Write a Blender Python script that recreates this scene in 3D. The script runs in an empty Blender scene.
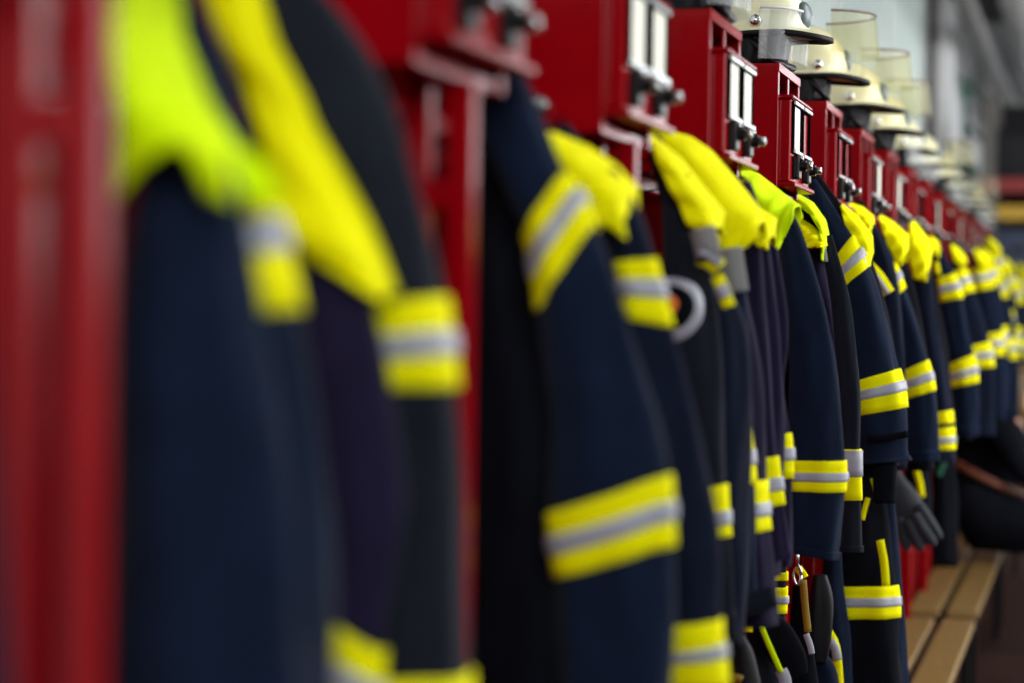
import bpy, bmesh, math, random
from mathutils import Vector, Matrix
random.seed(7)
C = bpy.context.scene
COL = C.collection

# ---------------------------------------------------------------- camera
F, VPX, VPY, ROLL, CAMZ = 2100.0, 1095.0, 315.0, 0.013, 1.5
_r = Vector((VPX-512, -(VPY-341.5), F)).normalized()            # +Y of the world, seen from the camera
_u = Vector((math.sin(ROLL), math.cos(ROLL), 0)); _u.z = -(_u.x*_r.x+_u.y*_r.y)/_r.z; _u.normalize()
_x = _u.cross(_r)
def w_of(c): c = Vector(c); return Vector((c.dot(_x), c.dot(_r), c.dot(_u)))
EYE = Vector((0, 0, CAMZ))
cam_d = bpy.data.cameras.new('camera'); cam = bpy.data.objects.new('camera', cam_d); COL.objects.link(cam)
R_, U_, B_ = w_of((1,0,0)), w_of((0,1,0)), -w_of((0,0,1))
cam.matrix_world = Matrix(((R_.x,U_.x,B_.x,0),(R_.y,U_.y,B_.y,0),(R_.z,U_.z,B_.z,CAMZ),(0,0,0,1)))
cam_d.sensor_width = 36; cam_d.lens = F*36/1024; cam_d.clip_start = 0.05; cam_d.clip_end = 200
cam_d.dof.use_dof = True; cam_d.dof.focus_distance = 4.3; cam_d.dof.aperture_fstop = 1.8
C.camera = cam

# ---------------------------------------------------------------- light and exposure
wd = bpy.data.worlds.new('world'); C.world = wd; wd.use_nodes = True
bg = wd.node_tree.nodes['Background']; bg.inputs[0].default_value = (0.80, 0.88, 1.0, 1); bg.inputs[1].default_value = 0.14
def area(name, loc, target, sx, sy, power, col=(1,1,1)):
    l = bpy.data.lights.new(name, 'AREA'); l.shape = 'RECTANGLE'; l.size = sx; l.size_y = sy; l.energy = power; l.color = col
    o = bpy.data.objects.new(name, l); COL.objects.link(o); o.location = loc
    o.rotation_euler = (Vector(target)-Vector(loc)).to_track_quat('-Z', 'Y').to_euler(); return o
area('roof_daylight', (1.9, 6.0, 4.2), (-0.6, 5.4, 1.7), 2.2, 12, 560, (1, 0.98, 0.95))
area('camera_side_fill', (1.2, -2.2, 3.2), (-0.7, 4.0, 2.0), 2.4, 1.6, 150, (0.97, 0.99, 1))  # added fill lamp behind the camera for camera-facing sides, no real opening
area('far_end_fill', (2.4, 14.0, 4.2), (-0.8, 19.0, 3.2), 2.2, 7, 400, (1, 0.98, 0.95))  # added lamp to brighten the far end, not a real rooflight
C.view_settings.view_transform = 'Standard'; C.view_settings.look = 'None'
C.view_settings.exposure = 0.0; C.view_settings.gamma = 1.0; C.view_settings.use_curve_mapping = False

# ---------------------------------------------------------------- materials
def mat(name, col, rough=0.6, metal=0.0, noise=0.0, nscale=30, bump=0.0, bscale=200, coat=0.0, spec=0.5, sheen=0.0, trans=0.0, emit=None, alpha=1.0, wave=None):
    m = bpy.data.materials.new(name); m.use_nodes = True
    nt = m.node_tree; b = nt.nodes['Principled BSDF']
    b.inputs['Base Color'].default_value = (*col, 1); b.inputs['Roughness'].default_value = rough
    b.inputs['Metallic'].default_value = metal; b.inputs['Specular IOR Level'].default_value = spec
    b.inputs['Coat Weight'].default_value = coat; b.inputs['Coat Roughness'].default_value = .17; b.inputs['Sheen Weight'].default_value = sheen
    b.inputs['Transmission Weight'].default_value = trans; b.inputs['Alpha'].default_value = alpha
    tc = nt.nodes.new('ShaderNodeTexCoord')
    if noise:
        n = nt.nodes.new('ShaderNodeTexNoise'); n.inputs['Scale'].default_value = nscale; n.inputs['Detail'].default_value = 4
        r = nt.nodes.new('ShaderNodeValToRGB')
        r.color_ramp.elements[0].color = (*[max(0, c*(1-noise)) for c in col], 1); r.color_ramp.elements[1].color = (*[min(1, c*(1+noise)) for c in col], 1)
        r.color_ramp.elements[0].position = .3; r.color_ramp.elements[1].position = .7
        if wave:
            mp = nt.nodes.new('ShaderNodeMapping'); mp.inputs['Scale'].default_value = wave
            nt.links.new(tc.outputs['Object'], mp.inputs[0]); nt.links.new(mp.outputs[0], n.inputs['Vector'])
        else: nt.links.new(tc.outputs['Object'], n.inputs['Vector'])
        nt.links.new(n.outputs['Fac'], r.inputs[0]); nt.links.new(r.outputs[0], b.inputs['Base Color'])
    if bump:
        n2 = nt.nodes.new('ShaderNodeTexNoise'); n2.inputs['Scale'].default_value = bscale; n2.inputs['Detail'].default_value = 3
        bp = nt.nodes.new('ShaderNodeBump'); bp.inputs['Strength'].default_value = bump; bp.inputs['Distance'].default_value = 0.004
        nt.links.new(tc.outputs['Object'], n2.inputs['Vector']); nt.links.new(n2.outputs['Fac'], bp.inputs['Height']); nt.links.new(bp.outputs[0], b.inputs['Normal'])
    if emit:
        b.inputs['Emission Color'].default_value = (*emit[0], 1); b.inputs['Emission Strength'].default_value = emit[1]
    return m
M = dict(
    red=mat('red_paint', (0.27, 0.0004, 0.004), 0.45, noise=.08, nscale=6, spec=.0, coat=.55),
    red_shade=mat('red_paint_shaded', (0.22, 0.0004, 0.003), 0.6, noise=.1, nscale=5, spec=.1),  # darker copy of the locker red; shade inside the bays put into the colour
    matte=mat('matte_black_frame', (0.004, 0.004, 0.005), 0.9, spec=.0), black=mat('black_plastic', (0.005, 0.005, 0.006), 0.35, spec=.2), rubber=mat('black_rubber', (0.005, 0.005, 0.007), 0.55, bump=.1, spec=.2),
    chrome=mat('bright_metal', (0.75, 0.76, 0.78), 0.22, 1.0), steel=mat('grey_steel', (0.30, 0.31, 0.33), 0.4, 0.8),
    card=mat('white_card', (0.80, 0.78, 0.66), 0.5, noise=.06, nscale=12), hframe=mat('clear_holder', (0.62, 0.70, 0.70), 0.15),
    navy=mat('navy_cloth', (0.0055, 0.0088, 0.022), 0.85, noise=.18, nscale=14, bump=.25, bscale=420, sheen=.05, spec=.05),
    navy2=mat('blue_navy_cloth', (0.0058, 0.0115, 0.029), 0.85, noise=.18, nscale=14, bump=.25, bscale=420, sheen=.05, spec=.05),
    purple=mat('violet_navy_cloth', (0.0125, 0.0095, 0.030), 0.85, noise=.18, nscale=14, bump=.25, bscale=420, sheen=.05, spec=.05),
    slate=mat('slate_cloth', (0.0095, 0.012, 0.019), 0.85, noise=.15, nscale=14, bump=.25, bscale=420, sheen=.05, spec=.05),
    dark=mat('black_cloth', (0.0035, 0.0042, 0.0075), 0.9, noise=.2, nscale=14, bump=.2, sheen=.0, spec=.08),
    yellow=mat('fluorescent_yellow', (0.90, 0.86, 0.0005), 0.8, noise=.05, nscale=20, bump=.12, bscale=500, spec=.06),
    lime=mat('fluorescent_lime', (0.66, 0.92, 0.0005), 0.8, noise=.05, nscale=20, bump=.12, bscale=500, spec=.06),
    silver=mat('silver_reflective', (0.35, 0.36, 0.43), 0.45, noise=.05, nscale=60, bump=.05, spec=.5),
    lining=mat('pale_lining', (0.72, 0.68, 0.66), 0.8), greyl=mat('grey_lining', (0.22, 0.22, 0.22), 0.8, bump=.2),
    cream=mat('cream_shell', (0.80, 0.76, 0.50), 0.28, noise=.04, nscale=8, coat=.4), greyp=mat('grey_plate', (0.09, 0.13, 0.14), 0.35),
    brown=mat('brown_pad', (0.13, 0.045, 0.02), 0.6),
    wood=mat('bench_wood', (0.20, 0.118, 0.029), 0.55, noise=.22, nscale=9, wave=(14, 0.8, 14), bump=.06),
    floor=mat('floor_paint', (0.036, 0.015, 0.011), 0.55, noise=.25, nscale=4, bump=.08, spec=.1), wall=mat('wall_plaster', (0.60, 0.61, 0.62), 0.8, noise=.06, nscale=3, bump=.1),
    white=mat('white_paint', (0.72, 0.73, 0.74), 0.6, noise=.04, nscale=5), ceil=mat('ceiling_grey', (0.66, 0.65, 0.65), 0.8, noise=.12, nscale=3),
    beam=mat('dark_beam', (0.06, 0.055, 0.052), 0.6, noise=.2, nscale=6), duct=mat('duct_grey', (0.42, 0.41, 0.40), 0.5, noise=.1, nscale=6),
    green=mat('green_paint', (0.006, 0.085, 0.045), 0.45), pane=mat('backlit_glass', (0.34, 0.40, 0.38), 0.25, emit=((0.74, 0.88, 0.84), 0.30), noise=.1, nscale=2),
    glove=mat('grey_glove', (0.016, 0.020, 0.029), 0.8, noise=.15, bump=.2),
    daylit=mat('daylit_glass', (0.6, 0.65, 0.7), 0.2, emit=((0.93, 0.97, 1.0), 4.2)),
    skin=mat('skin', (0.62, 0.33, 0.22), 0.5), hair=mat('blond_hair', (0.15, 0.095, 0.036), 0.5, noise=.35, nscale=60, wave=(1, 1, 6)),
    leather=mat('brown_leather', (0.17, 0.045, 0.02), 0.45, noise=.15), orange=mat('orange_thread', (0.70, 0.14, 0.02), 0.7),
    bin_yellow=mat('yellow_plastic', (0.30, 0.18, 0.01), 0.45), bin_red=mat('red_plastic', (0.14, 0.004, 0.006), 0.45), bin_blue=mat('blue_plastic', (0.012, 0.02, 0.05), 0.5),
)
def clear(name, tint, fac):
    m = bpy.data.materials.new(name); m.use_nodes = True; nt = m.node_tree; nt.nodes.clear()
    o = nt.nodes.new('ShaderNodeOutputMaterial'); mx = nt.nodes.new('ShaderNodeMixShader'); t = nt.nodes.new('ShaderNodeBsdfTransparent'); g = nt.nodes.new('ShaderNodeBsdfPrincipled')
    t.inputs[0].default_value = (*tint, 1); g.inputs['Base Color'].default_value = (*tint, 1); g.inputs['Roughness'].default_value = .12; mx.inputs[0].default_value = fac
    nt.links.new(t.outputs[0], mx.inputs[1]); nt.links.new(g.outputs[0], mx.inputs[2]); nt.links.new(mx.outputs[0], o.inputs[0]); return m
M['visor'] = clear('clear_visor', (0.90, 0.93, 0.95), 0.22)
M['gold_visor'] = clear('tinted_visor', (0.86, 0.84, 0.66), 0.14)

# ---------------------------------------------------------------- helpers
def at(px, py, t):
    """point of the vertical plane y = t that the photograph's pixel shows, and metres per pixel there"""
    d = w_of(((px-512)/F, -(py-341.5)/F, 1)); k = t/d.y
    return EYE+d*k, k/F
def obj(name, bm, m, parent=None, smooth=False):
    me = bpy.data.meshes.new(name)
    if isinstance(bm, bmesh.types.BMesh):
        bmesh.ops.recalc_face_normals(bm, faces=bm.faces); bm.to_mesh(me); bm.free()
    else:
        me.from_pydata(bm[0], [], bm[1])
    me.materials.append(M[m]); 
    if smooth:
        for p in me.polygons: p.use_smooth = True
    o = bpy.data.objects.new(name, me); COL.objects.link(o)
    if parent: o.parent = parent
    return o
def thing(name, label, cat, loc=(0,0,0), group=None, rz=0):
    o = bpy.data.objects.new(name, None); COL.objects.link(o); o.location = loc; o.rotation_euler.z = rz; o.empty_display_size = .1
    tag(o, label, cat, group); return o
def tag(o, label, cat, group=None):
    o['label'] = label; o['category'] = cat
    if group: o['group'] = group
    return o
def struct(o): o['kind'] = 'structure'; return o
def box(bm, a, b, bev=0.0):
    x0,y0,z0 = a; x1,y1,z1 = b
    r = bmesh.ops.create_cube(bm, size=1.0)['verts']
    for v in r: v.co = Vector(((x0+x1)/2+v.co.x*(x1-x0), (y0+y1)/2+v.co.y*(y1-y0), (z0+z1)/2+v.co.z*(z1-z0)))
    if bev:
        es = list({e for v in r for e in v.link_edges}); bmesh.ops.bevel(bm, geom=es, offset=bev, segments=1, affect='EDGES')
def bx(name, a, b, m, parent=None, bev=0.0):
    bm = bmesh.new(); box(bm, a, b, bev); return obj(name, bm, m, parent)
def cyl(bm, p, q, r, n=12, r2=None):
    p, q = Vector(p), Vector(q); d = q-p
    mt = Matrix.Translation((p+q)/2) @ d.to_track_quat('Z', 'Y').to_matrix().to_4x4()
    bmesh.ops.create_cone(bm, cap_ends=True, segments=n, radius1=r, radius2=r if r2 is None else r2, depth=d.length, matrix=mt)
def cy(name, p, q, r, m, parent=None, n=12, r2=None):
    bm = bmesh.new(); cyl(bm, p, q, r, n, r2); return obj(name, bm, m, parent, True)
def rope(bm, pts, r, n=8):
    """one continuous round cord along points"""
    P = [Vector(p) for p in pts]; rings = []; ref = Vector((.31, .87, .38))
    for i, p in enumerate(P):
        d = (P[min(i+1, len(P)-1)]-P[max(i-1, 0)]).normalized(); a = d.cross(ref).normalized(); b = d.cross(a)
        rings.append([bm.verts.new(p+a*(r*math.cos(2*math.pi*j/n))+b*(r*math.sin(2*math.pi*j/n))) for j in range(n)])
    for q, w in zip(rings, rings[1:]):
        for j in range(n): bm.faces.new((q[j], q[(j+1)%n], w[(j+1)%n], w[j]))
    bm.faces.new(rings[0]); bm.faces.new(rings[-1])
def copy_tree(o, dx=(0,0,0), parent=None):
    c = o.copy(); COL.objects.link(c)
    if parent: c.parent = parent
    else: c.location = Vector(o.location)+Vector(dx)
    for ch in list(o.children): copy_tree(ch, parent=c)
    return c

# ---- cloth: a soft tube laid along picture points on the vertical plane y = t (t may drift along it)
def catmull(pts, n):
    P = [Vector(p) for p in pts]; P = [2*P[0]-P[1]]+P+[2*P[-1]-P[-2]]; out = []
    segs = len(P)-3
    for i in range(n+1):
        g = i/n*segs; k = min(int(g), segs-1); f = g-k
        a,b,c,d = P[k:k+4]
        out.append(0.5*((2*b)+(c-a)*f+(2*a-5*b+4*c-d)*f*f+(3*b-a-3*c+d)*f**3))
    return out
class Tube:
    def __init__(s, px, t, ky=0.6, folds=0.035, seed=0, t2=None, n=44, origin=(0,0,0)):
        t2 = t if t2 is None else t2
        c = catmull([(p[0], p[1], p[2]) for p in px], n); s.pyv = [v.y for v in c]; s.c = []; s.r = []; s.n = n
        for i, v in enumerate(c):
            p, m = at(v.x, v.y, t+(t2-t)*i/n); s.c.append(p); s.r.append(max(v.z, 1.0)*m)
        s.d = []
        for i in range(n+1):
            a = s.c[max(0, i-2)]; b = s.c[min(n, i+2)]; s.d.append((b-a).normalized())
        L = [0]
        for i in range(n): L.append(L[-1]+(s.c[i+1]-s.c[i]).length)
        s.len = L; s.ky = ky; s.folds = folds; s.o = Vector(origin)
        g = random.Random(seed); s.ph = [g.uniform(0, 6.28) for _ in range(8)]
    def u_at(s, py):
        for i in range(s.n):
            if (s.pyv[i]-py)*(s.pyv[i+1]-py) <= 0 and s.pyv[i] != s.pyv[i+1]: return i+(py-s.pyv[i])/(s.pyv[i+1]-s.pyv[i])
        return 0 if py < s.pyv[0] else s.n
    def ev(s, u, phi, off=0.0, tilt=0.0):
        def lerp(arr, uu):
            i = min(int(max(uu, 0)), s.n-1); f = min(max(uu-i, -1.5), 2.5); return arr[i]*(1-f)+arr[i+1]*f
        if tilt: u = u + tilt*math.cos(phi)*s.n/max(s.len[-1], .01)*lerp(s.r, u)
        c = lerp(s.c, u); r = lerp(s.r, u); d = lerp(s.d, u).normalized(); L = lerp(s.len, u)
        n = Vector((0,1,0)).cross(d).normalized()                # in-plane normal; +n points to the aisle side
        if n.x < 0: n = -n
        h = s.ph
        w = math.sin(3*phi+h[0]+5*L)+0.8*math.sin(5*phi+h[1]-9*L)+0.7*math.sin(2*phi+h[2]+16*L)+0.5*math.sin(7*phi+h[3]+22*L)+0.6*math.sin(31*L+h[4]+phi)
        r2 = r*(1+s.folds*w)+off
        return c+n*(r2*math.cos(phi))+Vector((0,1,0))*((r*s.ky*(1+1.6*s.folds*w)+off)*math.sin(phi))-s.o
    def mesh(s, u0=0, u1=None, off=0.0, nu=40, nphi=28, lip=True, tilt=0.0, phi0=0.0, phi1=2*math.pi, tuck=True):
        u1 = s.n if u1 is None else u1; full = abs(phi1-phi0-2*math.pi) < 1e-6
        us = [(u0+(u1-u0)*i/nu, off) for i in range(nu+1)]
        if tuck and off > 0: us = [(u0, -0.002)]+us+[(u1, -0.002)]
        if lip: us = us+[(u1, -0.008), (u1-1.5, -0.012)]
        V, Fc = [], []; cols = nphi if full else nphi+1
        for (u, o) in us:
            for j in range(cols): V.append(s.ev(u, phi0+(phi1-phi0)*j/nphi, o, tilt))
        for i in range(len(us)-1):
            for j in range(nphi):
                a = i*cols+j; b = i*cols+(j+1)%cols if full else a+1
                Fc.append((a, b, b+cols, a+cols))
        if lip and full:
            V.append(s.ev(0, 0, 0)*0+sum((V[j] for j in range(cols)), Vector())/cols); k = len(V)-1
            for j in range(cols): Fc.append((k, (j+1)%cols, j))
        return V, Fc
def band(tb, py0, py1, parent, top='yellow', stripe=(0.36, 0.64), tilt=0.0, stripe_mat='silver', base_off=0.004):
    u0, u1 = tb.u_at(py0), tb.u_at(py1)
    if u1-u0 < .8: u1 = u0+.8
    b = obj('reflective_band', tb.mesh(u0, u1, base_off, 6, 28, False, tilt), top, parent, True)
    if stripe:
        a, c = u0+(u1-u0)*stripe[0], u0+(u1-u0)*stripe[1]
        s = obj('silver_stripe', tb.mesh(a, c, base_off+.003, 3, 28, False, tilt), stripe_mat, b, True); s['label'] = 'silver middle stripe'
    return b
def sheet(rows, t_ridge, t_hem, org, thick=0.004, far=0.12, bulge=0.35, nv=8):
    """cloth laid over a shoulder: rows are (ridge pixel, near hem pixel); falls to the near hem and, shorter, behind"""
    N = 24
    def lin(q):
        out = []
        for i in range(N+1):
            g = i/N*(len(q)-1); k = min(int(g), len(q)-2); out.append(Vector((*q[k], 0)).lerp(Vector((*q[k+1], 0)), g-k))
        return out
    rd = lin([a for a, b in rows]); hm = lin([b for a, b in rows])
    V, Fc = [], []; cols = 2*nv+1
    for i in range(N+1):
        R, _ = at(rd[i].x, rd[i].y, t_ridge); H, _ = at(hm[i].x, hm[i].y, t_hem)
        Bk = R+Vector((H.x-R.x, far, (H.z-R.z)))*0.75; Bk.y = R.y+far
        for j in range(nv, 0, -1):
            f = j/nv; p = R.lerp(H, f); p.y = R.y+(H.y-R.y)*(1-(1-min(1, f/.45))**2); p.y -= .006*math.sin(i*.9+j*.7); V.append(p-org)
        V.append(R-org)
        for j in range(1, nv+1):
            f = j/nv; p = R.lerp(Bk, f); p.y = R.y+far*math.sin(f*math.pi/2); V.append(p-org)
    for i in range(N):
        for j in range(cols-1):
            a = i*cols+j; Fc.append((a, a+1, a+1+cols, a+cols))
    return V, Fc
def solid(o, th=0.004):
    m = o.modifiers.new('thickness', 'SOLIDIFY'); m.thickness = th; m.offset = 0; return o
def strip(name, pts, width, t, org, m, parent, th=0.004, t2=None):
    """a flat sewn strip or webbing: picture points with a width in pixels on the plane y = t"""
    t2 = t if t2 is None else t2
    c = catmull([(p[0], p[1], p[2] if len(p) > 2 else width) for p in pts], 12); V, Fc = [], []
    for i, v in enumerate(c):
        a = c[max(0, i-1)]; b = c[min(12, i+1)]; d = Vector((b.x-a.x, b.y-a.y)).normalized(); n = Vector((-d.y, d.x))*v.z/2
        tt = t+(t2-t)*i/12
        for sgn in (1, -1):
            p, _ = at(v.x+n.x*sgn, v.y+n.y*sgn, tt); V.append(p-org)
    for i in range(12): Fc.append((2*i, 2*i+1, 2*i+3, 2*i+2))
    return solid(obj(name, (V, Fc), m, parent, True), th)

# ================================================================ the setting
struct(bx('floor', (-1.5, -4, -0.1), (6.2, 24, 0), 'floor'))
struct(bx('ceiling', (-1.5, -1, 4.7), (6.2, 24, 4.8), 'ceil'))
# left wall: plaster below, a band of backlit glazing above the lockers
wl = struct(bx('wall_left', (-1.45, -4, 0), (-1.25, 24, 2.15), 'wall'))
bx('upper_wall', (-1.45, -4, 4.1), (-1.25, 24, 4.7), 'white', wl); bx('upper_wall', (-1.45, 15.9, 2.15), (-1.25, 24, 4.1), 'white', wl)
w1 = struct(thing('window_1', '', '', (-1.275, 0, 0)));  del w1['label']; del w1['category']
for i in range(7):
    y = -3.2+i*2.72; bx('pane', (-0.01, y+.03, 2.19), (0.01, y+2.69, 4.07), 'pane', w1)
    bx('mullion', (-0.03, y-.03, 2.15), (0.03, y+.03, 4.1), 'white', w1)
bx('sill', (-0.09, -3.3, 2.15), (0.09, 15.9, 2.19), 'steel', w1)
we = struct(bx('wall_end', (-1.45, 23, 0), (6.2, 23.2, 4.7), 'wall'))
struct(bx('wall_right', (6.0, -1, 0), (6.2, 24, 4.7), 'wall'))
# glazed bay doors: one at the far end beyond the lockers, three along the right side
for n, (a, c) in enumerate([((1.3, 22.9, 1.0), (5.6, 22.98, 4.3)), ((5.92, 2, 1.8), (5.98, 7, 4.3)), ((5.92, 8.5, 1.8), (5.98, 13.5, 4.3)), ((5.92, 15, 1.8), (5.98, 20, 4.3))]):
    d = struct(thing('window_%d' % (n+2), '', '', (0, 0, 0))); del d['label']; del d['category']
    bx('pane', a, c, 'daylit', d)
    for q in range(5):
        if n == 0: x = a[0]+(c[0]-a[0])*q/4; bx('mullion', (x-.04, 22.86, a[2]), (x+.04, 22.9, c[2]), 'red', d)
        else: y = a[1]+(c[1]-a[1])*q/4; bx('mullion', (5.88, y-.04, a[2]), (5.92, y+.04, c[2]), 'red', d)
# far end: column, pale panelling, roof beams and ducts
struct(bx('column', (-1.25, 16.05, 0), (-1.07, 16.45, 4.7), 'wall'))
cy('trim_1', (-1.20, 15.9, 0), (-1.20, 15.9, 4.7), .035, 'beam')['kind'] = 'structure'
de = struct(bx('door_1', (-1.22, 22.9, 3.45), (0.2, 23.0, 4.08), 'white'))
for i in range(8): bx('panel', (-1.20+i*.17, 22.87, 3.47), (-1.05+i*.17, 22.9, 4.06), 'white', de, .01)
for i, (x, z, r, m) in enumerate([(-0.86, 3.55, .07, 'beam'), (-0.55, 3.82, .17, 'duct'), (-0.18, 3.98, .15, 'duct'), (0.2, 3.75, .12, 'beam'), (0.55, 4.1, .22, 'duct')]):
    cy('trim_%d' % (i+2), (x, -1, z), (x, 22.9, z), r, m, n=16)['kind'] = 'structure'
for i in range(6): struct(bx('ceiling_beam', (-1.25, 4+i*3.4, 4.35), (6, 4.25+i*3.4, 4.7), 'beam'))

# ================================================================ lockers
S, T0 = 0.78, 1.11                                     # pitch of the row and the near edge of the first locker
XF, XS = -0.627, -0.600                                 # front of the box and of its lock section
W = 0.31
XH = -(XS+.89)                                         # lock face in the locker's own frame
def make_locker():
    r = thing('locker', 'x', 'locker', (-0.89, T0, 0))
    def b(name, a, c, m='red', p=None, bev=0.0015): return bx(name, (a[0]+.89, a[1], a[2]), (c[0]+.89, c[1], c[2]), m, p or r, bev)
    for y in (0, W-.012): b('side_panel', (-1.17, y, 1.73), (XF, y+.012, 2.0))
    b('top_panel', (-1.17, .012, 1.985), (XF-.001, W-.012, 1.999), 'red'); b('bottom_panel', (-1.17, .012, 1.73), (XF-.001, W-.012, 1.745))
    b('shelf', (-1.15, .013, 1.90), (XF-.03, W-.013, 1.91), 'red_shade')
    bm = bmesh.new()
    for a, c in [((XF-.001, -.002, 1.983), (XF+.006, W+.002, 2.001)), ((XF-.001, -.002, 1.73), (XF+.004, .016, 1.983)), ((XF-.001, W-.016, 1.73), (XF+.004, W+.002, 1.983)), ((XF-.001, .135, 1.93), (XF+.004, .155, 1.983))]:
        box(bm, (a[0]+.89, a[1], a[2]), (c[0]+.89, c[1], c[2]), .001)
    obj('front_frame', bm, 'red', r)
    s = b('lock_section', (XF, .022, 1.762), (XS, W-.002, 1.93), bev=.003)
    b('ledge', (XF, .012, 1.752), (XS+.012, W+.004, 1.7615), 'red', s, .002); b('ledge', (XF, .016, 1.9305), (XS+.006, W+.002, 1.938), 'red', s, .002)
    for y in (.035, .175):
        bm = bmesh.new(); X0 = -XH
        for p, q in (((0, y, 1.822), (.005, y+.013, 1.926)), ((0, y+.105, 1.822), (.005, y+.118, 1.926)), ((0, y+.013, 1.822), (.005, y+.105, 1.830)), ((0, y+.013, 1.918), (.005, y+.105, 1.926))):
            box(bm, (X0+p[0], p[1], p[2]), (X0+q[0], q[1], q[2]))
        h = obj('label_holder', bm, 'matte', r)
        b('frame_strip', (XS+.0051, y, 1.822), (XS+.009, y+.118, 1.828), 'hframe', h, 0); b('frame_strip', (XS+.0051, y, 1.920), (XS+.009, y+.118, 1.926), 'hframe', h, 0)
        b('label_card', (XS, y+.0135, 1.8305), (XS+.003, y+.1045, 1.9175), 'card', h, 0)['label'] = 'white name card'
    for y in (.075, .225):
        k = b('lock', (XS, y-.02, 1.770), (XS+.014, y+.02, 1.818), 'black', bev=.003)
        bm = bmesh.new(); cyl(bm, (-XH+.014, y, 1.797), (-XH+.026, y, 1.797), .011, 14); box(bm, (-XH+.024, y-.016, 1.790), (-XH+.032, y+.016, 1.804), .002); obj('knob', bm, 'black', k)
        bm = bmesh.new(); cyl(bm, (-XH+.032, y, 1.797), (-XH+.038, y, 1.797), .008, 12); obj('knob_tip', bm, 'chrome', k, True); bm = bmesh.new(); cyl(bm, (-XH+.014, y, 1.812), (-XH+.020, y, 1.812), .005, 10); obj('key_cylinder', bm, 'chrome', k, True)
    for nm, x in (('post', -.622), ('post', -.668)):
        b(nm, (x-.013, W/2-.012, .4202 if x > -.65 else 0), (x+.013, W/2+.012, 1.7295), bev=.003)
    for z in (.75, 1.15, 1.60): b('crossbar', (-.6545, W/2-.009, z), (-.6355, W/2+.009, z+.03), bev=.002)
    b('partition_panel', (-1.17, W/2-.006, .06), (-.685, W/2+.006, 1.698), 'red_shade', bev=0)
    b('back_panel', (-1.245, -.22, .06), (-1.225, S-.235, 1.698), 'red_shade', bev=0)
    b('rear_post', (-1.22, W/2-.015, 0), (-1.172, W/2+.015, 1.7295))
    for i in range(1):
        bm = bmesh.new(); x = .185
        cyl(bm, (x, -.001, 1.765), (x, -.012, 1.765), .012, 12); cyl(bm, (x, -.012, 1.765), (x, -.04, 1.752), .005, 8); cyl(bm, (x, -.04, 1.752), (x, -.046, 1.772), .005, 8)
        obj('coat_hook', bm, 'chrome', r, True)
    return r
locker0 = make_locker()
LK = {1: locker0}
tag(bx('coat_rail', (-.775, .4, 1.7005), (-.745, T0+16*S, 1.7285), 'red', None, .004), 'long red coat rail running under all the locker boxes', 'rail')
locker0.location.y -= .045
ordn = ['', 'first', 'second', 'third', 'fourth', 'fifth', 'sixth', 'seventh', 'eighth', 'ninth', 'tenth', 'eleventh', 'twelfth', 'thirteenth', 'fourteenth', 'fifteenth', 'sixteenth']
for k in range(2, 17): LK[k] = copy_tree(locker0, (0, (k-1)*S+.045, 0))
cards = {1: (1,1), 2: (1,1), 3: (1,1), 4: (1,1), 5: (1,0), 6: (0,0), 7: (0,1), 8: (1,0), 9: (0,0), 10: (0,1), 11: (0,0), 12: (1,0), 13: (0,1), 14: (1,1), 15: (0,0), 16: (1,1)}
for k, r in LK.items():
    c = cards[k]
    r['label'] = ('nearest red steel locker, only its upright ladder posts in view at the picture edge' if k == 1 else
        'red steel locker with %s, %s of the row counted from the camera' % (('two white name cards', 'one white name card', 'empty name holders')[2-sum(c)], ordn[k]))
    r['group'] = 'red fire station lockers'
    hs = sorted([h for h in r.children if h.name.startswith('label_holder')], key=lambda h: min(v.co.y for v in h.data.vertices))
    for q, h in enumerate(hs):
        if not c[q]:
            for ch in list(h.children):
                if ch.name.startswith('label_card'): bpy.data.objects.remove(ch)

# ================================================================ benches in front of the lockers
def make_bench(y0, y1, label):
    r = thing('bench', label, 'bench', (-.515, y0, 0), 'slatted benches along the lockers')
    for x0, x1 in ((-.125, -.014), (.014, .125)): bx('slat', (x0, 0, .392), (x1, y1-y0, .42), 'wood', r, .004)
    for y in (.12, y1-y0-.16):
        bm = bmesh.new(); box(bm, (-.12, y, .352), (.12, y+.04, .3915)); box(bm, (-.115, y, 0), (-.085, y+.04, .352)); box(bm, (.085, y, 0), (.115, y+.04, .352)); obj('leg_frame', bm, 'black', r)
    bx('rail', (-.02, .16, .355), (.02, y1-y0-.16, .3915), 'black', r)
    return r
make_bench(5.15, 7.56, 'wooden bench of two slats at the bottom edge of the picture')
make_bench(7.76, 10.05, 'wooden bench of two slats on which the person in black sits')
make_bench(10.17, 12.5, 'wooden bench of two slats behind the seated person')

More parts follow.
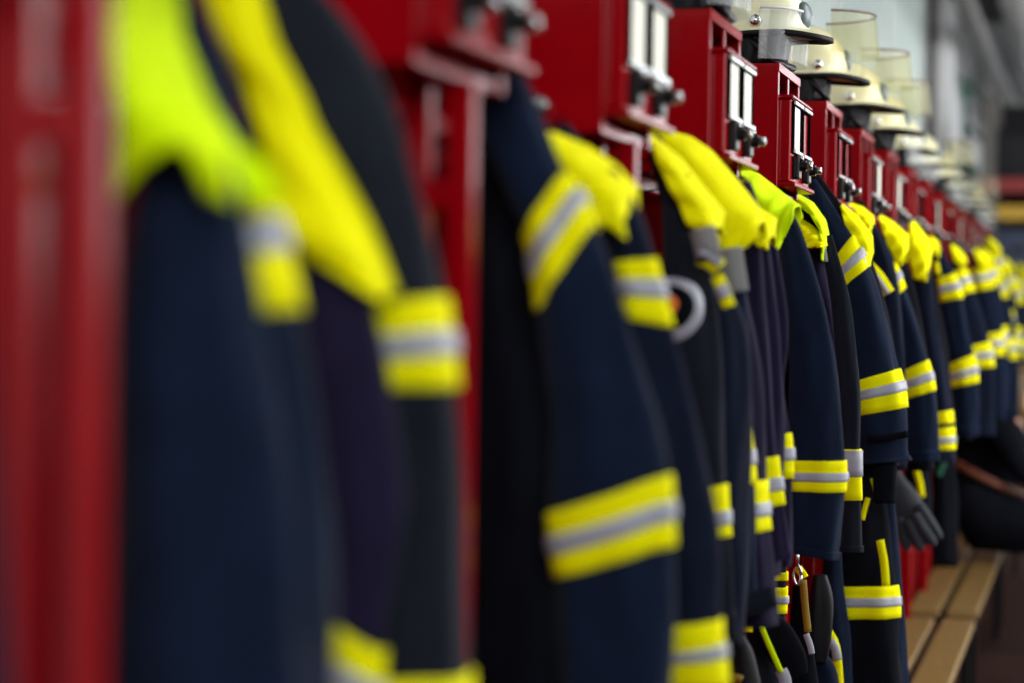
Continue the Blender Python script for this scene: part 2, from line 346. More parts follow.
# ================================================================ jackets
NJ = [0]
def jacket(label, t, body, sleeve, bodymat='navy', slmat='navy', yoke=None, ymat='yellow', sbands=(), bbands=(), far=None, farmat=None, cuff=True, ky=.62, bky=.9, btop=.1, name='fire_jacket', dt=.13, ft=.2, fbands=(), yfar=.035, yokedy=None):
    NJ[0] += 1; sd = NJ[0]
    base, _ = at(body[-1][0], body[-1][1], t+dt)
    org = Vector(base)
    r = thing(name, label, 'jacket', org, 'fire jackets hanging on the lockers')
    bt = Tube(body, t+dt, bky, .045, sd, origin=org); st = Tube(sleeve, t, ky, .045, sd+50, origin=org)
    ob = obj('body', bt.mesh(nu=56), bodymat, r, True)
    os_ = obj('sleeve', st.mesh(nu=60), slmat, r, True)
    if cuff: obj('cuff', st.mesh(st.n-2.6, st.n-.1, .003, 4, 28, False), slmat, os_, True)
    for b in sbands: band(st, b[0], b[1], r, **(b[2] if len(b) > 2 else {}))
    for b in bbands: band(bt, b[0], b[1], r, **(b[2] if len(b) > 2 else {}))
    if far:
        ft_ = Tube(far, t+ft, ky, .045, sd+90, origin=org); of = obj('sleeve', ft_.mesh(nu=40), farmat or slmat, r, True)
        for b in fbands: band(ft_, b[0], b[1], r, **(b[2] if len(b) > 2 else {}))
    if yoke:
        m = at(yoke[0][0][0], yoke[0][0][1], t)[1]
        rr = max(p[2] for p in sleeve[:3])*m
        th = t-(yokedy if yokedy is not None else rr*ky*1.12+.012)
        y = solid(obj('shoulder_yoke', sheet(yoke, t+.035, th, org, far=yfar), ymat, r, True))
        y['label'] = 'fluorescent yellow shoulder yoke'
    # hanging loop at the collar
    p, m = at(body[0][0], body[0][1], t+dt); p = p-org; bm = bmesh.new(); prev = None
    for i in range(9):
        a = math.pi*i/8; q = Vector((p.x+.008*math.cos(a), p.y, p.z+.011*math.sin(a)))
        if prev is not None: cyl(bm, prev, q, .0022, 6)
        prev = q
    if t > 2: cyl(bm, Vector((p.x, p.y, p.z+.010)), Vector((-.76, p.y+org.y, 1.7))-org, .002, 6)
    obj('hanging_loop', bm, 'black', r)
    r['_t'] = t
    return r, org

# bay before the first locker: only a fold of dark sleeve at the lower left corner
jacket('dark navy fire jacket edge at the very left of the picture', .95,
    [(-150,-100,20), (-130,200,70), (-110,420,90), (-105,760,100)], [(-80,200,40), (-68,400,50), (-52,560,52), (-40,720,56)], dt=.06, cuff=False)
# A
jacket('nearest navy jacket with lime yoke arching over its dark sleeve', 1.42,
    [(150,-60,20), (178,60,42), (206,180,50), (235,268,53), (250,430,70), (240,600,92), (235,760,104)],
    [(190,135,26), (187,170,48), (184,260,66), (192,420,88), (202,560,100), (206,760,112)],
    yoke=[((160,-40),(116,-40)), ((178,30),(116,60)), ((190,60),(116,130)), ((202,90),(119,200)), ((212,110),(138,166)), ((224,128),(165,148)), ((234,148),(198,146)), ((241,168),(222,166)), ((246,198),(234,204))], ymat='lime',
    bbands=[(205,318)], slmat='navy2', bodymat='navy2', dt=.10, yokedy=.075, yfar=.006)
# B
jacket('navy jacket with wide yellow yoke beside the second locker post', 1.72,
    [(245,-45,36), (302,60,58), (345,150,60), (383,250,48), (408,345,43), (420,440,44), (415,560,52), (412,700,58), (412,760,58)],
    [(318,215,26), (328,290,42), (342,370,52), (352,500,55), (345,640,40), (338,760,40)], bodymat='slate', slmat='purple',
    yoke=[((262,-30),(200,-30)), ((294,45),(230,60)), ((324,100),(263,130)), ((352,160),(269,205)), ((380,220),(308,258)), ((402,292),(391,306))],
    sbands=[(622,712,dict(tilt=.5))], bbands=[(303,388,dict(tilt=.15)), (672,750)], dt=.05, yfar=.010)
# E1
jacket('navy jacket with plain navy shoulder and slanted upper arm band', 2.26,
    [(474,20,18), (490,120,34), (510,280,44), (525,480,58), (530,760,62)],
    [(482,45,26), (508,120,33), (533,180,31), (562,242,35), (586,335,46), (604,440,57), (612,528,59), (616,620,56), (618,760,52)], bodymat='dark', slmat='navy2',
    sbands=[(204,268,dict(tilt=-.85)), (494,562,dict(tilt=-.28))], dt=.10)
# E2
jacket('navy jacket whose yellow yoke shows behind the plain navy shoulder', 2.52,
    [(560,128,12), (596,220,30), (622,340,44), (638,500,58), (645,760,68)],
    [(600,175,16), (622,225,20), (641,288,20), (655,390,34), (672,520,42), (686,630,37), (692,670,35), (694,760,36)], bodymat='navy', slmat='navy',
    yoke=[((554,133),(548,142)), ((590,148),(560,180)), ((616,166),(578,212)), ((637,188),(606,226)), ((634,212),(628,240))],
    sbands=[(260,322,dict(tilt=.3)), (622,690)], dt=.12, yokedy=.06)
# C
rc, oc = jacket('navy jacket with round white badge on the arm and bent yellow yoke', 3.05,
    [(654,140,8), (676,205,14), (704,275,18), (722,345,26), (722,450,28), (715,640,30)],
    [(676,175,14), (683,235,22), (688,300,27), (696,400,26), (710,510,17), (716,560,17), (718,640,18)], bodymat='navy', slmat='slate',
    yoke=[((650,134),(652,145)), ((680,158),(662,175)), ((704,188),(676,200)), ((724,213),(688,226)), ((720,228),(713,237))],
    sbands=[(486,538)], dt=.10)
strip('shoulder_band', [(699,256), (710,260), (720,268)], 18, 2.98, oc, 'yellow', rc); strip('silver_stripe', [(699,252), (710,256), (720,264)], 7, 2.972, oc, 'silver', rc)
strip('shoulder_band', [(717,276), (723,290), (729,307)], 13, 2.98, oc, 'yellow', rc); strip('silver_stripe', [(720,286), (723,291), (725,297)], 13, 2.972, oc, 'silver', rc)
def patch(name, tb, py, phi, rad, off, m, parent):
    """a round sewn badge that follows the sleeve"""
    u0 = tb.u_at(py); k = min(int(u0), tb.n-1); r = tb.r[k]*.85; V = [tb.ev(u0, phi, off)]; Fc = []; N = 32
    for q in (.35, .7, 1.0, 1.0):
        for i in range(N):
            A = 2*math.pi*i/N; o = off if len(V) < 1+3*N else 0.0
            V.append(tb.ev(u0+rad*q*math.sin(A)*tb.n/tb.len[-1], phi+rad*q*math.cos(A)/r, o))
    for i in range(N): Fc.append((0, 1+i, 1+(i+1)%N))
    for k in range(3):
        for i in range(N): a = 1+k*N+i; b = 1+k*N+(i+1)%N; Fc.append((a, a+N, b+N, b))
    return obj(name, (V, Fc), m, parent, True)
stC = Tube([(676,175,14), (683,235,22), (688,300,27), (696,400,26), (710,510,17), (716,560,17), (718,640,18)], 3.05, .62, .045, NJ[0]+50, origin=oc)
bd = patch('arm_badge', stC, 305, 4.12, .044, .005, 'silver', rc); bd['label'] = 'round pale badge with dark centre and orange emblem'
patch('badge_field', stC, 305, 4.12, .031, .0065, 'dark', bd); patch('badge_emblem', stC, 303, 4.12, .015, .008, 'orange', bd)
strip('lower_yoke_strip', [(702,228), (706,244), (710,262)], 25, 2.98, oc, 'greyl', rc)
# D
rd, od = jacket('navy jacket with broad yellow yoke hung in front of the fourth locker', 3.24,
    [(682,142,8), (706,195,13), (730,300,18), (746,400,20), (746,500,20), (752,560,22), (755,625,23)],
    [(722,205,12), (724,262,18), (730,340,18), (733,430,17), (736,500,18), (740,580,17), (742,606,17)], bodymat='purple', slmat='navy2',
    yoke=[((662,130),(658,142)), ((690,137),(682,170)), ((711,151),(697,208)), ((736,180),(714,250)), ((759,208),(738,253)), ((764,222),(757,238))],
    sbands=[(428,484)], bbands=[(479,532)], dt=.08)
strip('lower_yoke_strip', [(730,248), (733,268), (737,292)], 24, 3.175, od, 'greyl', rd)
strip('lower_yoke_strip', [(690,597,22), (740,605,24), (775,596,22)], 22, 3.2, od, 'slate', rd)
# D2
jacket('violet navy jacket with small yellow yoke tip in front of the fourth locker', 3.46,
    [(742,184,8), (758,250,12), (768,380,15), (768,480,15), (766,575,15)],
    [(750,215,9), (752,280,13), (757,360,13), (767,470,12), (776,530,12), (780,560,11)], bodymat='purple', slmat='purple',
    yoke=[((730,186),(735,216)), ((757,207),(746,234)), ((776,219),(758,247)), ((773,236),(768,250))],
    sbands=[(457,506)], far=[(766,235,9), (773,300,13), (776,345,12), (773,390,11), (781,455,10), (783,540,10), (782,566,9)], fbands=[(434,478)], farmat='purple', dt=.07, ft=.14)
# G, the sharpest one
rg, og = jacket('sharp navy jacket with lime yellow yoke and wide straight cuff band', 3.86,
    [(750,176,6), (768,235,12), (790,330,18), (796,450,20), (798,545,21)],
    [(784,209,6), (792,242,12), (806,320,21), (815,400,25), (817,476,27), (816,530,26), (813,556,25)], bodymat='dark', slmat='navy2',
    yoke=[((746,170),(742,186)), ((758,174),(752,208)), ((776,188),(764,242)), ((790,199),(776,253)), ((800,206),(793,219))], ymat='lime',
    sbands=[(460,491)], dt=.09, yokedy=.062)
strip('front_hem_strip', [(751,252), (756,266), (758,284)], 5, 3.79, og, 'lime', rg)
# I
ri, oi = jacket('violet and slate jacket with narrow lime collar edge under the fifth locker', 4.60,
    [(802,196,6), (812,250,11), (824,330,14), (830,430,14), (832,545,14)],
    [(826,236,6), (838,290,9), (845,340,10.5), (850,400,10), (851,475,9.5), (852,530,10.5), (852,552,11)], bodymat='purple', slmat='slate',
    yoke=[((796,193),(796,203)), ((813,203),(809,214)), ((825,220),(818,227)), ((829,238),(821,243)), ((827,262),(822,260))], ymat='lime',
    sbands=[(449,500,dict(stripe=(0.02, .50)))], dt=.06, yokedy=.05, yfar=.05)
y = solid(obj('collar', sheet([((796,216),(796,224)), ((812,226),(800,240)), ((825,237),(806,248)), ((827,246),(820,247))], 4.58, 4.54, oi, far=.03), 'yellow', ri, True)); y['label'] = 'yellow folded collar'
strip('collar_lining', [(818,240), (823,250), (825,262)], 6, 4.565, oi, 'greyl', ri)
# J
rj, oj = jacket('navy jacket with plain navy shoulder hung below the sixth locker', 4.84,
    [(814,174,4), (840,225,12), (866,290,16), (876,380,22), (876,465,24)],
    [(812,180,4), (822,212,13), (845,262,19), (859,302,23), (871,365,26), (877,395,27.5), (880,430,27), (883,452,25), (884,462,28)], bodymat='dark', slmat='navy2',
    yoke=[((842,204),(842,214)), ((858,217),(848,234)), ((872,236),(854,248)), ((873,252),(862,258)), ((869,266),(864,268))],
    sbands=[(252,281,dict(tilt=-.35)), (376,412,dict(tilt=-.1))], dt=.08, yokedy=-.0, yfar=.05)
strip('yoke_lining', [(860,248), (861,258), (864,268)], 8, 4.825, oj, 'lining', rj)
strip('wrist_strap', [(868,437), (884,438), (908,434)], 7, 4.775, oj, 'dark', rj)
wt = Tube([(884,448,13), (885,475,12), (885,503,11)], 4.84, .7, .02, 5, origin=oj); obj('inner_cuff', wt.mesh(nu=12), 'dark', rj, True)
# J2
r2, o2 = jacket('dark navy jacket with slanting chest band beneath the seventh locker', 5.42,
    [(858,202,5), (876,250,10), (889,320,13), (891,400,14), (893,470,14)],
    [(870,226,6), (882,262,10), (890,320,12), (893,380,12), (893,440,12), (893,466,12)], bodymat='dark', slmat='navy',
    yoke=[((850,203),(850,210)), ((862,207),(858,224)), ((873,216),(866,234)), ((874,224),(870,241))], dt=.07)
strip('reflective_band', [(866,266), (876,276), (888,294)], 15, 5.30, o2, 'yellow', r2); strip('silver_stripe', [(866,266), (876,276), (888,294)], 5, 5.292, o2, 'silver', r2)
# K
rk, ok_ = jacket('navy jacket with yellow yoke and slanted arm band below the eighth locker', 5.66,
    [(884,214,5), (898,270,10), (910,330,13), (918,400,14), (920,470,15)],
    [(880,240,6), (891,284,11.5), (905,330,14), (917,377,15.5), (922,420,16), (924,462,15)], bodymat='dark', slmat='navy2',
    yoke=[((880,215),(881,226)), ((892,221),(887,244)), ((908,235),(896,263)), ((908,250),(902,266))],
    sbands=[(270,300,dict(tilt=-.7)), (366,395,dict(tilt=-.2))], dt=.08)
# L
jacket('navy jacket with long square yellow yoke panel', 6.25,
    [(914,221,5), (922,280,10), (934,350,13), (942,440,14)],
    [(920,262,8), (925,320,12), (933,380,14), (940,430,14), (942,462,13)], bodymat='dark', slmat='navy',
    yoke=[((914,221),(908,232)), ((922,231),(909,258)), ((933,246),(914,279)), ((929,268),(927,282))], sbands=[(412,424,dict(stripe=None)), (428,450)], dt=.08, yokedy=.06)
# M, N, O
rm, om = jacket('navy jacket with yellow chest patch and slanted bands, seen small', 6.95,
    [(934,236,4), (944,300,9), (956,370,12), (960,440,13)],
    [(936,246,5), (949,287,9.5), (956,330,12.5), (964,371,13.5), (966,400,13), (966,436,12.5)], bodymat='dark', slmat='navy2',
    yoke=[((931,236),(930,242)), ((937,241),(933,252)), ((941,248),(939,258))], sbands=[(276,300), (359,385,dict(tilt=-.2))], dt=.08)
strip('chest_patch', [(936,262), (938,274)], 5, 6.87, om, 'yellow', rm)
jacket('navy jacket with pointed yellow yoke between two banded jackets', 7.45,
    [(955,242,4), (962,300,9), (972,370,11), (975,436,12)],
    [(955,254,5), (962,284,9), (972,320,11), (981,356,10.5), (983,395,11), (983,436,11)], bodymat='dark', slmat='navy',
    yoke=[((952,244),(952,252)), ((960,250),(955,262)), ((967,260),(963,268))], sbands=[(270,294), (344,368)], dt=.08)
ro, oo = jacket('far navy jacket with yellow yoke, tenth bay of the row', 8.2,
    [(978,248,4), (984,300,8), (990,360,10), (992,420,11)],
    [(977,256,5), (983,282,9), (989,315,10), (994,346,9.5), (995,385,10), (995,420,10)], bodymat='dark', slmat='navy2',
    yoke=[((975,248),(975,256)), ((983,254),(978,264)), ((989,262),(986,270))], sbands=[(267,290), (333,356)], dt=.08)
far_words = ['just past the tenth locker', 'by the eleventh locker', 'past the eleventh locker', 'by the twelfth locker', 'past the twelfth locker', 'by the thirteenth locker', 'past the thirteenth locker', 'by the fourteenth locker', 'past the fourteenth locker']
for i, w in enumerate(far_words):
    c = copy_tree(ro, (0.02*math.sin(i*2.1)+.005*i, .40*(i+1), [.02, -.03, .085, .01, -.05, .03, -.04, .02, -.03][i])); c['label'] = 'far blurred navy jacket with yellow bands hung '+w

# ================================================================ clothes and gear hanging lower down
def gear(name, label, cat, tubes, t, group=None):
    org = Vector(at(tubes[0][1][-1][0], tubes[0][1][-1][1], t)[0]); r = thing(name, label, cat, org, group); T = []
    for i, (nm, px, m, ky, dt) in enumerate(tubes):
        NJ[0] += 1; tb = Tube(px, t+dt, ky, .05, NJ[0], origin=org, n=30)
        if name == 'trousers' and i == 0: bm = bmesh.new(); rope(bm, [tb.c[1]-org, Vector((-.755, t, 1.45))-org, Vector((-.757, t, 1.7))-org], .006); obj('hanging_strap', bm, 'black', r, True)
        o = obj(nm, tb.mesh(nu=30, nphi=20), m, r, True); T.append(tb)
    return r, org, T
def carabiner(px, py, t, w, h, label):
    p, m = at(px, py, t); bm = bmesh.new(); prev = None; pts = []
    for i in range(17):
        a = 2*math.pi*i/16; pts.append(Vector((w*m*math.cos(a), 0, h*m*math.sin(a)*(1+.25*math.cos(a)))))
    rope(bm, pts, .0034)
    r = thing('carabiner', label, 'clip', p, 'carabiner clips'); obj('ring', bm, 'chrome', r, True)
    bm = bmesh.new(); cyl(bm, (0, 0, h*m), (0, 0, h*m+.035), .0045, 8); obj('swivel', bm, 'chrome', r, True); return r
# trousers below the sixth locker
r, o, T = gear('trousers', 'dark fire trousers with yellow and silver knee band beside the bench', 'trousers', [('leg', [(862,455,17), (864,520,24), (866,600,29), (871,700,35)], 'dark', .6, 0), ('leg', [(884,470,10), (886,560,14), (890,640,16), (893,700,18)], 'navy2', .6, .12)], 4.98, 'trousers hanging under the jackets')
band(T[0], 585, 617, r); strip('side_stripe', [(880,540), (884,562), (886,586)], 8, 4.86, o, 'yellow', r); strip('side_stripe', [(873,478), (876,490), (877,503)], 6, 4.85, o, 'lime', r); strip('side_stripe', [(868,498), (865,508), (862,520)], 5, 4.85, o, 'yellow', r)
r, o, T = gear('trousers', 'blue trouser leg with curved yellow stripe, left of the banded dark trousers', 'trousers', [('leg', [(832,540,9), (834,600,11), (838,640,12), (840,700,13)], 'navy2', .7, 0)], 4.92, 'trousers hanging under the jackets')
strip('side_stripe', [(827,630), (836,650), (840,700)], 9, 4.80, o, 'yellow', r); strip('silver_stripe', [(830,640), (835,648), (838,660)], 8, 4.79, o, 'silver', r)
r, o, T = gear('trousers', 'navy trousers with yellow bands just left of the red post below the fifth locker', 'trousers', [('leg', [(770,545,16), (769,580,18), (768,615,17), (766,660,16)], 'navy', .7, 0)], 4.15, 'trousers hanging under the jackets')
band(T[0], 586, 612, r); band(T[0], 571, 579, r, stripe=None)
r, o, T = gear('trousers', 'dark trousers with wavy yellow stripe above the dark glove', 'trousers', [('leg', [(914,440,11), (918,490,13), (918,520,13), (918,545,12)], 'dark', .7, 0)], 6.55, 'trousers hanging under the jackets')
strip('side_stripe', [(914,463), (919,480), (922,497)], 6, 6.48, o, 'yellow', r)
r, o, T = gear('trousers', 'far dark trousers with dim green stripe near the seated person', 'trousers', [('leg', [(942,405,8), (942,440,11), (944,490,13), (944,566,13)], 'dark', .7, 0)], 7.3, 'trousers hanging under the jackets')  # real leg, drawn longer so its dark cloth stands in for a shadowed gap
strip('side_stripe', [(947,455), (942,466), (938,476)], 7, 7.22, o, 'green', r)
# harness and belts
r, o, T = gear('harness', 'black rescue harness with olive strap hanging right of the red post', 'harness', [('webbing', [(797,585,4), (799,620,8), (804,660,12), (806,700,15)], 'dark', .6, 0), ('pouch', [(820,575,7), (821,600,12), (819,640,12), (818,662,9)], 'rubber', .7, .05), ('webbing', [(812,650,8), (822,672,14), (824,700,16)], 'navy', .6, .08)], 4.5)
strip('olive_strap', [(803,580), (805,605), (808,632)], 7, 4.42, o, 'bin_yellow', r); strip('label_strip', [(806,634), (810,645), (812,654)], 6, 4.41, o, 'silver', r); strip('yellow_tab', [(798,568), (801,572), (805,578)], 8, 4.42, o, 'yellow', r)
carabiner(797, 575, 4.40, 4, 9, 'small silver clip at the top of the black harness by the red post')
r, o, T = gear('work_vest', 'dark folded work vest with thin lime edge below the violet cuffs', 'vest', [('flap', [(760,608,8), (776,635,18), (792,660,16), (800,676,9)], 'dark', .5, 0), ('body', [(757,605,10), (760,650,16), (764,710,22)], 'slate', .6, .06)], 3.95)
strip('lime_edge', [(756,612), (766,638), (781,672)], 5, 3.86, o, 'lime', r); strip('white_tag', [(781,670), (785,680), (788,698)], 12, 3.87, o, 'silver', r); strip('yellow_tab', [(747,614), (748,622), (748,632)], 9, 3.86, o, 'yellow', r)
r, o, T = gear('tool_bag', 'black hanging tool bag at the bottom edge below the slate jacket hem', 'bag', [('bag_body', [(738,636,6), (741,655,13), (744,690,18), (745,720,18)], 'rubber', .7, 0)], 3.62)
strip('yellow_tab', [(730,679), (736,678), (742,680)], 8, 3.53, o, 'bin_yellow', r)
carabiner(732, 633, 3.52, 3.5, 8, 'silver clip beside the fourth red post at the bottom of the picture')
# gloves
org, m = at(905, 540, 6.0); r = thing('work_glove', 'pair half of dark grey work glove hanging fingers down above the bench', 'glove', org, 'dark work gloves')
r['label'] = 'dark grey work glove hanging with spread fingers above the bench end'
def fing(nm, px, t, ky=.8): NJ[0] += 1; tb = Tube(px, t, ky, .02, NJ[0], origin=org, n=16); return obj(nm, tb.mesh(nu=14, nphi=14), 'glove', r, True)
fing('palm', [(886,462,8), (892,482,13), (902,502,18), (910,520,19), (914,530,13)], 6.0, .45)
fing('finger', [(918,505,6), (928,520,6), (938,534,4.5), (941,539,2)], 5.98); fing('finger', [(914,514,6), (924,530,6), (932,541,5), (935,546,2)], 5.97)
fing('finger', [(908,520,6), (914,534,6), (920,546,5), (922,551,2)], 5.97); fing('finger', [(899,518,6), (902,532,6), (906,545,5), (907,551,2)], 5.98)
fing('thumb', [(890,490,6), (886,510,6), (887,530,5.5), (891,547,4)], 5.95)

# ================================================================ helmets on the lockers
def make_helmet(visor_up):
    r = thing('fire_helmet', 'x', 'helmet', (-.70, 0, 2.0), 'cream helmets on top of the lockers')
    a, b, h, z0 = .122, .102, .118, .080; NA, NE = 40, 12; V, Fc = [], []
    def ring(k):
        out = []
        for i in range(NA):
            A = 2*math.pi*i/NA; ca, sa = math.cos(A), math.sin(A)
            front = max(0, ca)**3; back = max(0, -ca)**3; side = abs(sa)**4
            if k < 3:                                       # flared lower rim, dropping at the sides and the nape
                fl = (.045*front+.030*back+.008)*(3-k)/3; dz = -(.020*front+.030*back+.010*side)*(3-k)/3
                out.append(((a+fl)*ca, (b+fl*.6)*sa, z0+dz))
            else:
                E = (k-3)/(NE-3)*math.pi/2; c = math.cos(E)**.85; out.append((a*ca*c, b*sa*c, z0+h*math.sin(E)**.95))
        return out
    for k in range(NE): V += ring(k)
    V.append((0, 0, z0+h)); n = len(V)-1
    for k in range(NE-1):
        for i in range(NA): p = k*NA+i; q = k*NA+(i+1)%NA; Fc.append((p, q, q+NA, p+NA))
    for i in range(NA): Fc.append(((NE-1)*NA+i, (NE-1)*NA+(i+1)%NA, n))
    solid(obj('shell', (V, Fc), 'cream', r, True), .006)
    V2, F2 = [], []                                        # dark rubber edge
    for k, (dz, sc) in enumerate(((.003, 1.012), (-.007, 1.015), (-.009, .95), (.001, .94))):
        for (x, y, z) in ring(0): V2.append((x*sc, y*sc, z+dz))
    for k in range(4):
        for i in range(NA): p = k*NA+i; q = k*NA+(i+1)%NA; P2 = ((k+1)%4)*NA; F2.append((p, q, P2+(i+1)%NA, P2+i))
    obj('rim_edge', (V2, F2), 'rubber', r, True)
    bm = bmesh.new(); prev = None                          # crest along the crown
    for i in range(13):
        A = math.radians(18+i*12); prev = (prev or [])+[Vector((a*1.01*math.cos(A), 0, z0+h*1.012*math.sin(A)))]
    rope(bm, prev, .006)
    obj('crest', bm, 'greyp', r, True)
    bm = bmesh.new()
    bmesh.ops.create_uvsphere(bm, u_segments=16, v_segments=10, radius=1, matrix=Matrix.Translation((a*.93, 0, z0+.030)) @ Matrix.Diagonal((.018, .034, .030, 1))); obj('front_plate', bm, 'greyp', r, True)
    for sy in (-1, 1):
        bm = bmesh.new(); cyl(bm, (.045, sy*(b-.006), z0+.012), (.045, sy*(b+.012), z0+.012), .011, 16); obj('visor_pivot', bm, 'chrome', r, True)
    V3, F3 = [], []                                        # black neck curtain and padding down to the locker top
    for k in range(7):
        f = k/6; z = z0-.012-(z0-.012-.002)*f
        for i in range(NA):
            A = 2*math.pi*i/NA; w = 1+.06*math.sin(5*A+2*f)+.04*math.sin(9*A); fr = 1-.18*max(0, math.cos(A))
            V3.append((.108*math.cos(A)*(1-.10*f)*w*fr-.01, .092*math.sin(A)*(1-.08*f)*w, z))
    for k in range(6):
        for i in range(NA): p = k*NA+i; q = k*NA+(i+1)%NA; F3.append((p, q, q+NA, p+NA))
    F3.append(tuple(range(6*NA, 7*NA))); F3.append(tuple(range(NA-1, -1, -1))); obj('neck_curtain', (V3, F3), 'rubber', r, True)
    bm = bmesh.new(); cyl(bm, (.02, -.088, z0-.015), (.07, -.075, .012), .008, 8); cyl(bm, (.07, -.075, .012), (.075, .06, .010), .008, 8); obj('chin_strap', bm, 'black', r, True)
    V4, F4 = [], []; NV = 16
    for k in range(9):
        f = k/8
        for i in range(NV+1):
            A = math.radians(-82+164*i/NV)
            if visor_up: x, z = .055+(.145-.012*f)*math.cos(A), z0+.040+.100*f; y = (b+.024)*math.sin(A)
            else: x, z = .030+(.092-.010*f)*math.cos(A)**.6, .116-.104*f; y = (b+.018)*math.sin(A)
            V4.append((x, y, z))
    for k in range(8):
        for i in range(NV): p = k*(NV+1)+i; F4.append((p, p+1, p+NV+2, p+NV+1))
    v = obj('visor', (V4, F4), 'gold_visor' if visor_up else 'visor', r, True); v['label'] = 'raised tinted visor' if visor_up else 'lowered clear visor'
    bm = bmesh.new(); k = 8 if visor_up else 0
    pts = [Vector(V4[k*(NV+1)+i]) for i in range(NV+1)]
    rope(bm, pts, .0026 if visor_up else .0032, 6)
    obj('visor_edge', bm, 'brown' if visor_up else 'white', v, True)
    return r
hd = make_helmet(False); hu = make_helmet(True)
used = set()
for k in range(3, 17):
    src = hu if k in (6, 7, 8, 11, 14) else hd
    h = src if src.name not in used else copy_tree(src)
    used.add(src.name)
    h.location = (-.705+.010*math.sin(k*1.9), T0+(k-1)*S+W/2, 2.0015); h.rotation_euler.z = .18*math.sin(k*2.3)
    h['label'] = 'cream fire helmet with %s visor on top of the %s red locker' % ('raised tinted' if src is hu else 'lowered clear', ordn[k])

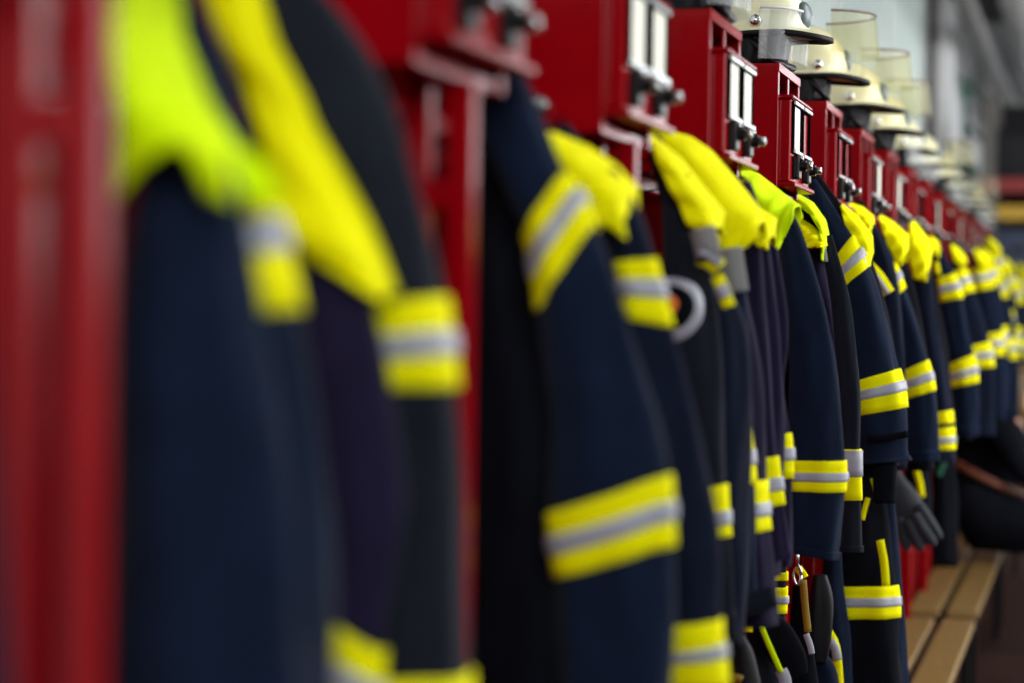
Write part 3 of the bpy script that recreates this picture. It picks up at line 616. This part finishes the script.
# ================================================================ the seated person at the right edge
def person():
    t = 9.45; org = Vector(at(985, 560, t)[0]); org.z = .42
    org.z -= .0; r = thing('person', 'person in black shirt and dark trousers with brown belt, sitting bent forward on the bench', 'person', org)
    J = {}; E = []; Rd = []; V = []
    def P(n, px, py, dy, rad, par=None):
        p, _ = at(px-20, py-4, t); p.y += dy; J[n] = len(V); V.append(p-org); Rd.append((rad[0]*1.22, rad[1]*1.22) if n[0] not in 'fgtu' else rad)
        if par: E.append((J[par], J[n]))
    P('pelvis', 998, 517, 0, (.20, .19)); P('waist', 1003, 484, 0, (.135, .15), 'pelvis'); P('chest', 1010, 450, 0, (.135, .17), 'waist'); P('upper', 1017, 432, 0, (.10, .14), 'chest')  # pelvis made wider so the dark figure also stands in for shadow beside it
    P('neck', 1026, 422, 0, (.055, .055), 'upper'); P('skull', 1038, 415, 0, (.085, .078), 'neck'); P('crown', 1045, 402, 0, (.07, .066), 'skull')
    for s, n in ((-1, 'a'), (1, 'b')):
        P('sh'+n, 1020, 438, s*.17, (.065, .065), 'upper'); P('el'+n, 1048, 486, s*.22, (.045, .045), 'sh'+n); P('wr'+n, 1090, 505, s*.16, (.030, .030), 'el'+n); P('pa'+n, 1104, 512, s*.15, (.030, .018), 'wr'+n)
        for q in range(4): P('f%d%s' % (q, n), 1114, 514+q, s*.15+(q-1.5)*.019, (.0095, .0095), 'pa'+n); P('g%d%s' % (q, n), 1121-abs(q-1.5), 520+q, s*.15+(q-1.5)*.020, (.008, .008), 'f%d%s' % (q, n))
        P('t'+n, 1100, 520, s*.15-s*.035, (.011, .011), 'pa'+n); P('u'+n, 1107, 526, s*.15-s*.04, (.009, .009), 't'+n)
        P('hip'+n, 1006, 534, s*.11, (.125, .12), 'pelvis'); P('kn'+n, 1105, 545, s*.14, (.065, .065), 'hip'+n); P('an'+n, 1100, 632, s*.14, (.042, .042), 'kn'+n); P('to'+n, 1140, 645, s*.15, (.035, .04), 'an'+n)
    me = bpy.data.meshes.new('body'); me.from_pydata(V, E, []); o = bpy.data.objects.new('body', me); COL.objects.link(o)
    sk = o.modifiers.new('skin', 'SKIN'); sk.use_smooth_shade = True
    for i, d in enumerate(me.skin_vertices[0].data): d.radius = Rd[i]; d.use_root = i == 0
    o.modifiers.new('sub', 'SUBSURF').levels = 2
    dg = bpy.context.evaluated_depsgraph_get(); m2 = bpy.data.meshes.new_from_object(o.evaluated_get(dg)); bpy.data.objects.remove(o)
    for n in ('skin', 'dark', 'dark', 'rubber'): m2.materials.append(M[n])
    wz, nk = V[J['waist']], V[J['neck']]; ax = (V[J['chest']]-V[J['waist']]).normalized()
    for p in m2.polygons:
        c = p.center; near = min(range(len(V)), key=lambda i: (V[i]-c).length-Rd[i][0]*.6); nm = [k for k in J if J[k] == near][0]; p.use_smooth = True
        p.material_index = 3 if nm[:2] in ('to',) else 2 if nm[:2] in ('hi', 'kn', 'an') or nm == 'pelvis' else 1 if nm in ('waist', 'chest', 'upper', 'sha', 'shb', 'ela', 'elb') else 0
    ob = bpy.data.objects.new('body', m2); COL.objects.link(ob); ob.parent = r
    # belt round the waist, tilted with the back
    bm = bmesh.new(); c0 = V[J['waist']]+Vector((0, 0, -.005)); prev = None
    for i in range(33):
        A = 2*math.pi*i/32; q = c0+Vector((.190*math.cos(A), .198*math.sin(A), -.09*math.cos(A)))
        prev = (prev or [])+[q]
    rope(bm, prev, .016)
    b = obj('belt', bm, 'leather', r, True); b['label'] = 'brown leather belt'
    bm = bmesh.new(); box(bm, tuple(c0+Vector((.165, -.03, -.115))), tuple(c0+Vector((.195, .03, -.06))), .003); obj('buckle', bm, 'chrome', b)
    r.location.z += .035; hc = V[J['skull']].lerp(V[J['crown']], .55)
    bm = bmesh.new(); bmesh.ops.create_uvsphere(bm, u_segments=24, v_segments=16, radius=1)
    for v in list(bm.verts):
        if v.co.x > .45 and v.co.z < .55: bm.verts.remove(v)
    for v in bm.verts: v.co = hc+Vector((v.co.x*.118-.012, v.co.y*.104, v.co.z*.122+.012))
    solid(obj('hair', bm, 'hair', r, True), .012)['label'] = 'short blond hair'
    for nm, off, sc, mm in (('eye', (.092, -.033, .0), (.010, .012, .009), 'card'), ('eye', (.092, .033, .0), (.010, .012, .009), 'card'), ('nose', (.105, 0, -.022), (.018, .013, .022), 'skin'), ('mouth', (.092, 0, -.055), (.010, .024, .007), 'leather'), ('ear', (.0, -.095, -.01), (.018, .010, .030), 'skin'), ('ear', (.0, .095, -.01), (.018, .010, .030), 'skin')):
        bm = bmesh.new(); bmesh.ops.create_uvsphere(bm, u_segments=12, v_segments=8, radius=1, matrix=Matrix.Translation(hc+Vector(off)) @ Matrix.Diagonal((*sc, 1))); obj(nm, bm, mm, r, True)
person()

# ================================================================ far end of the hall
r = thing('storage_rack', 'tall dark storage rack with red and yellow beams at the far end', 'rack', (0.16, 15.6, 0))
for x in (-.92, .0, .92): bx('upright', (x-.05, 0, 0), (x+.05, .08, 3.1), 'beam', r); bx('upright', (x-.05, .9, 0), (x+.05, .98, 3.1), 'beam', r)
for z, m in ((1.60, 'bin_yellow'), (2.18, 'bin_yellow'), (2.38, 'bin_red')):
    bx('beam', (-.97, -.03, z), (.97, 0, z+.10), m, r); bx('beam', (-.97, .98, z), (.97, 1.01, z+.10), m, r)
    bx('deck', (-.97, 0, z+.04), (.97, .98, z+.09), 'beam', r)
bx('back_sheet', (-.97, 1.02, .1), (.97, 1.04, 3.1), 'rubber', r)
def crate(x, z, w, h, m, label):
    t = thing('storage_crate', label, 'crate', (x, 15.7, z), 'crates on the far rack'); bx('crate_body', (-w/2, 0, 0), (w/2, .7, h), m, t, .012); bx('lid', (-w/2-.012, -.012, h), (w/2+.012, .712, h+.03), 'rubber', t, .006); bx('handle', (-.06, -.025, h*.6), (.06, -.001, h*.6+.03), 'black', t)
crate(-.54, 1.70, .34, .42, 'bin_blue', 'dark blue crate on the lower deck of the far rack'); crate(-.08, 1.70, .42, .42, 'bin_red', 'dark red crate beside the dark blue crate on the far rack')
crate(.62, 1.70, .60, .40, 'bin_blue', 'wide blue crate on the lower deck of the far rack'); crate(-.36, 2.48, .70, .34, 'rubber', 'black crate on the top deck of the far rack'); crate(.52, 2.48, .70, .40, 'rubber', 'taller black crate on the top deck of the far rack')
r = thing('stair_railing', 'green steel stair railing rising behind the far rack', 'railing', (-1.03, 17.2, 0))
bm = bmesh.new(); 
for i, x in enumerate((0, .30, .75, 1.2, 1.65)):
    bx('rail_post', (x-.025, -.025, 0), (x+.025, .025, 3.42-.0-1.02*max(0, x-.05)), 'green', r)
for dz in (0, -.32): cy('handrail', (-.0, 0, 3.34+dz), (1.75, 0, 1.60+dz), .024, 'green', r)
bx('platform', (-.15, .03, 2.62), (.1, 1.2, 2.70), 'green', r)
for i in range(9): bx('step', (.1+i*.26, .03, 2.42-i*.26), (.38+i*.26, 1.2, 2.46-i*.26), 'green', r)
r = thing('metal_cabinet', 'pale grey metal cabinet standing at the far end beyond the jackets', 'cabinet', (-.86, 19.6, 0))
bx('cabinet_body', (-.16, 0, .05), (.2, .5, 1.05), 'white', r, .006); bx('door', (-.15, -.02, .08), (.19, 0, 1.02), 'white', r, .004); bx('handle', (.14, -.04, .5), (.16, -.02, .62), 'steel', r); bx('plinth', (-.15, .02, 0), (.19, .48, .05), 'black', r)
for o in bpy.data.objects:
    if '_t' in o: del o['_t']
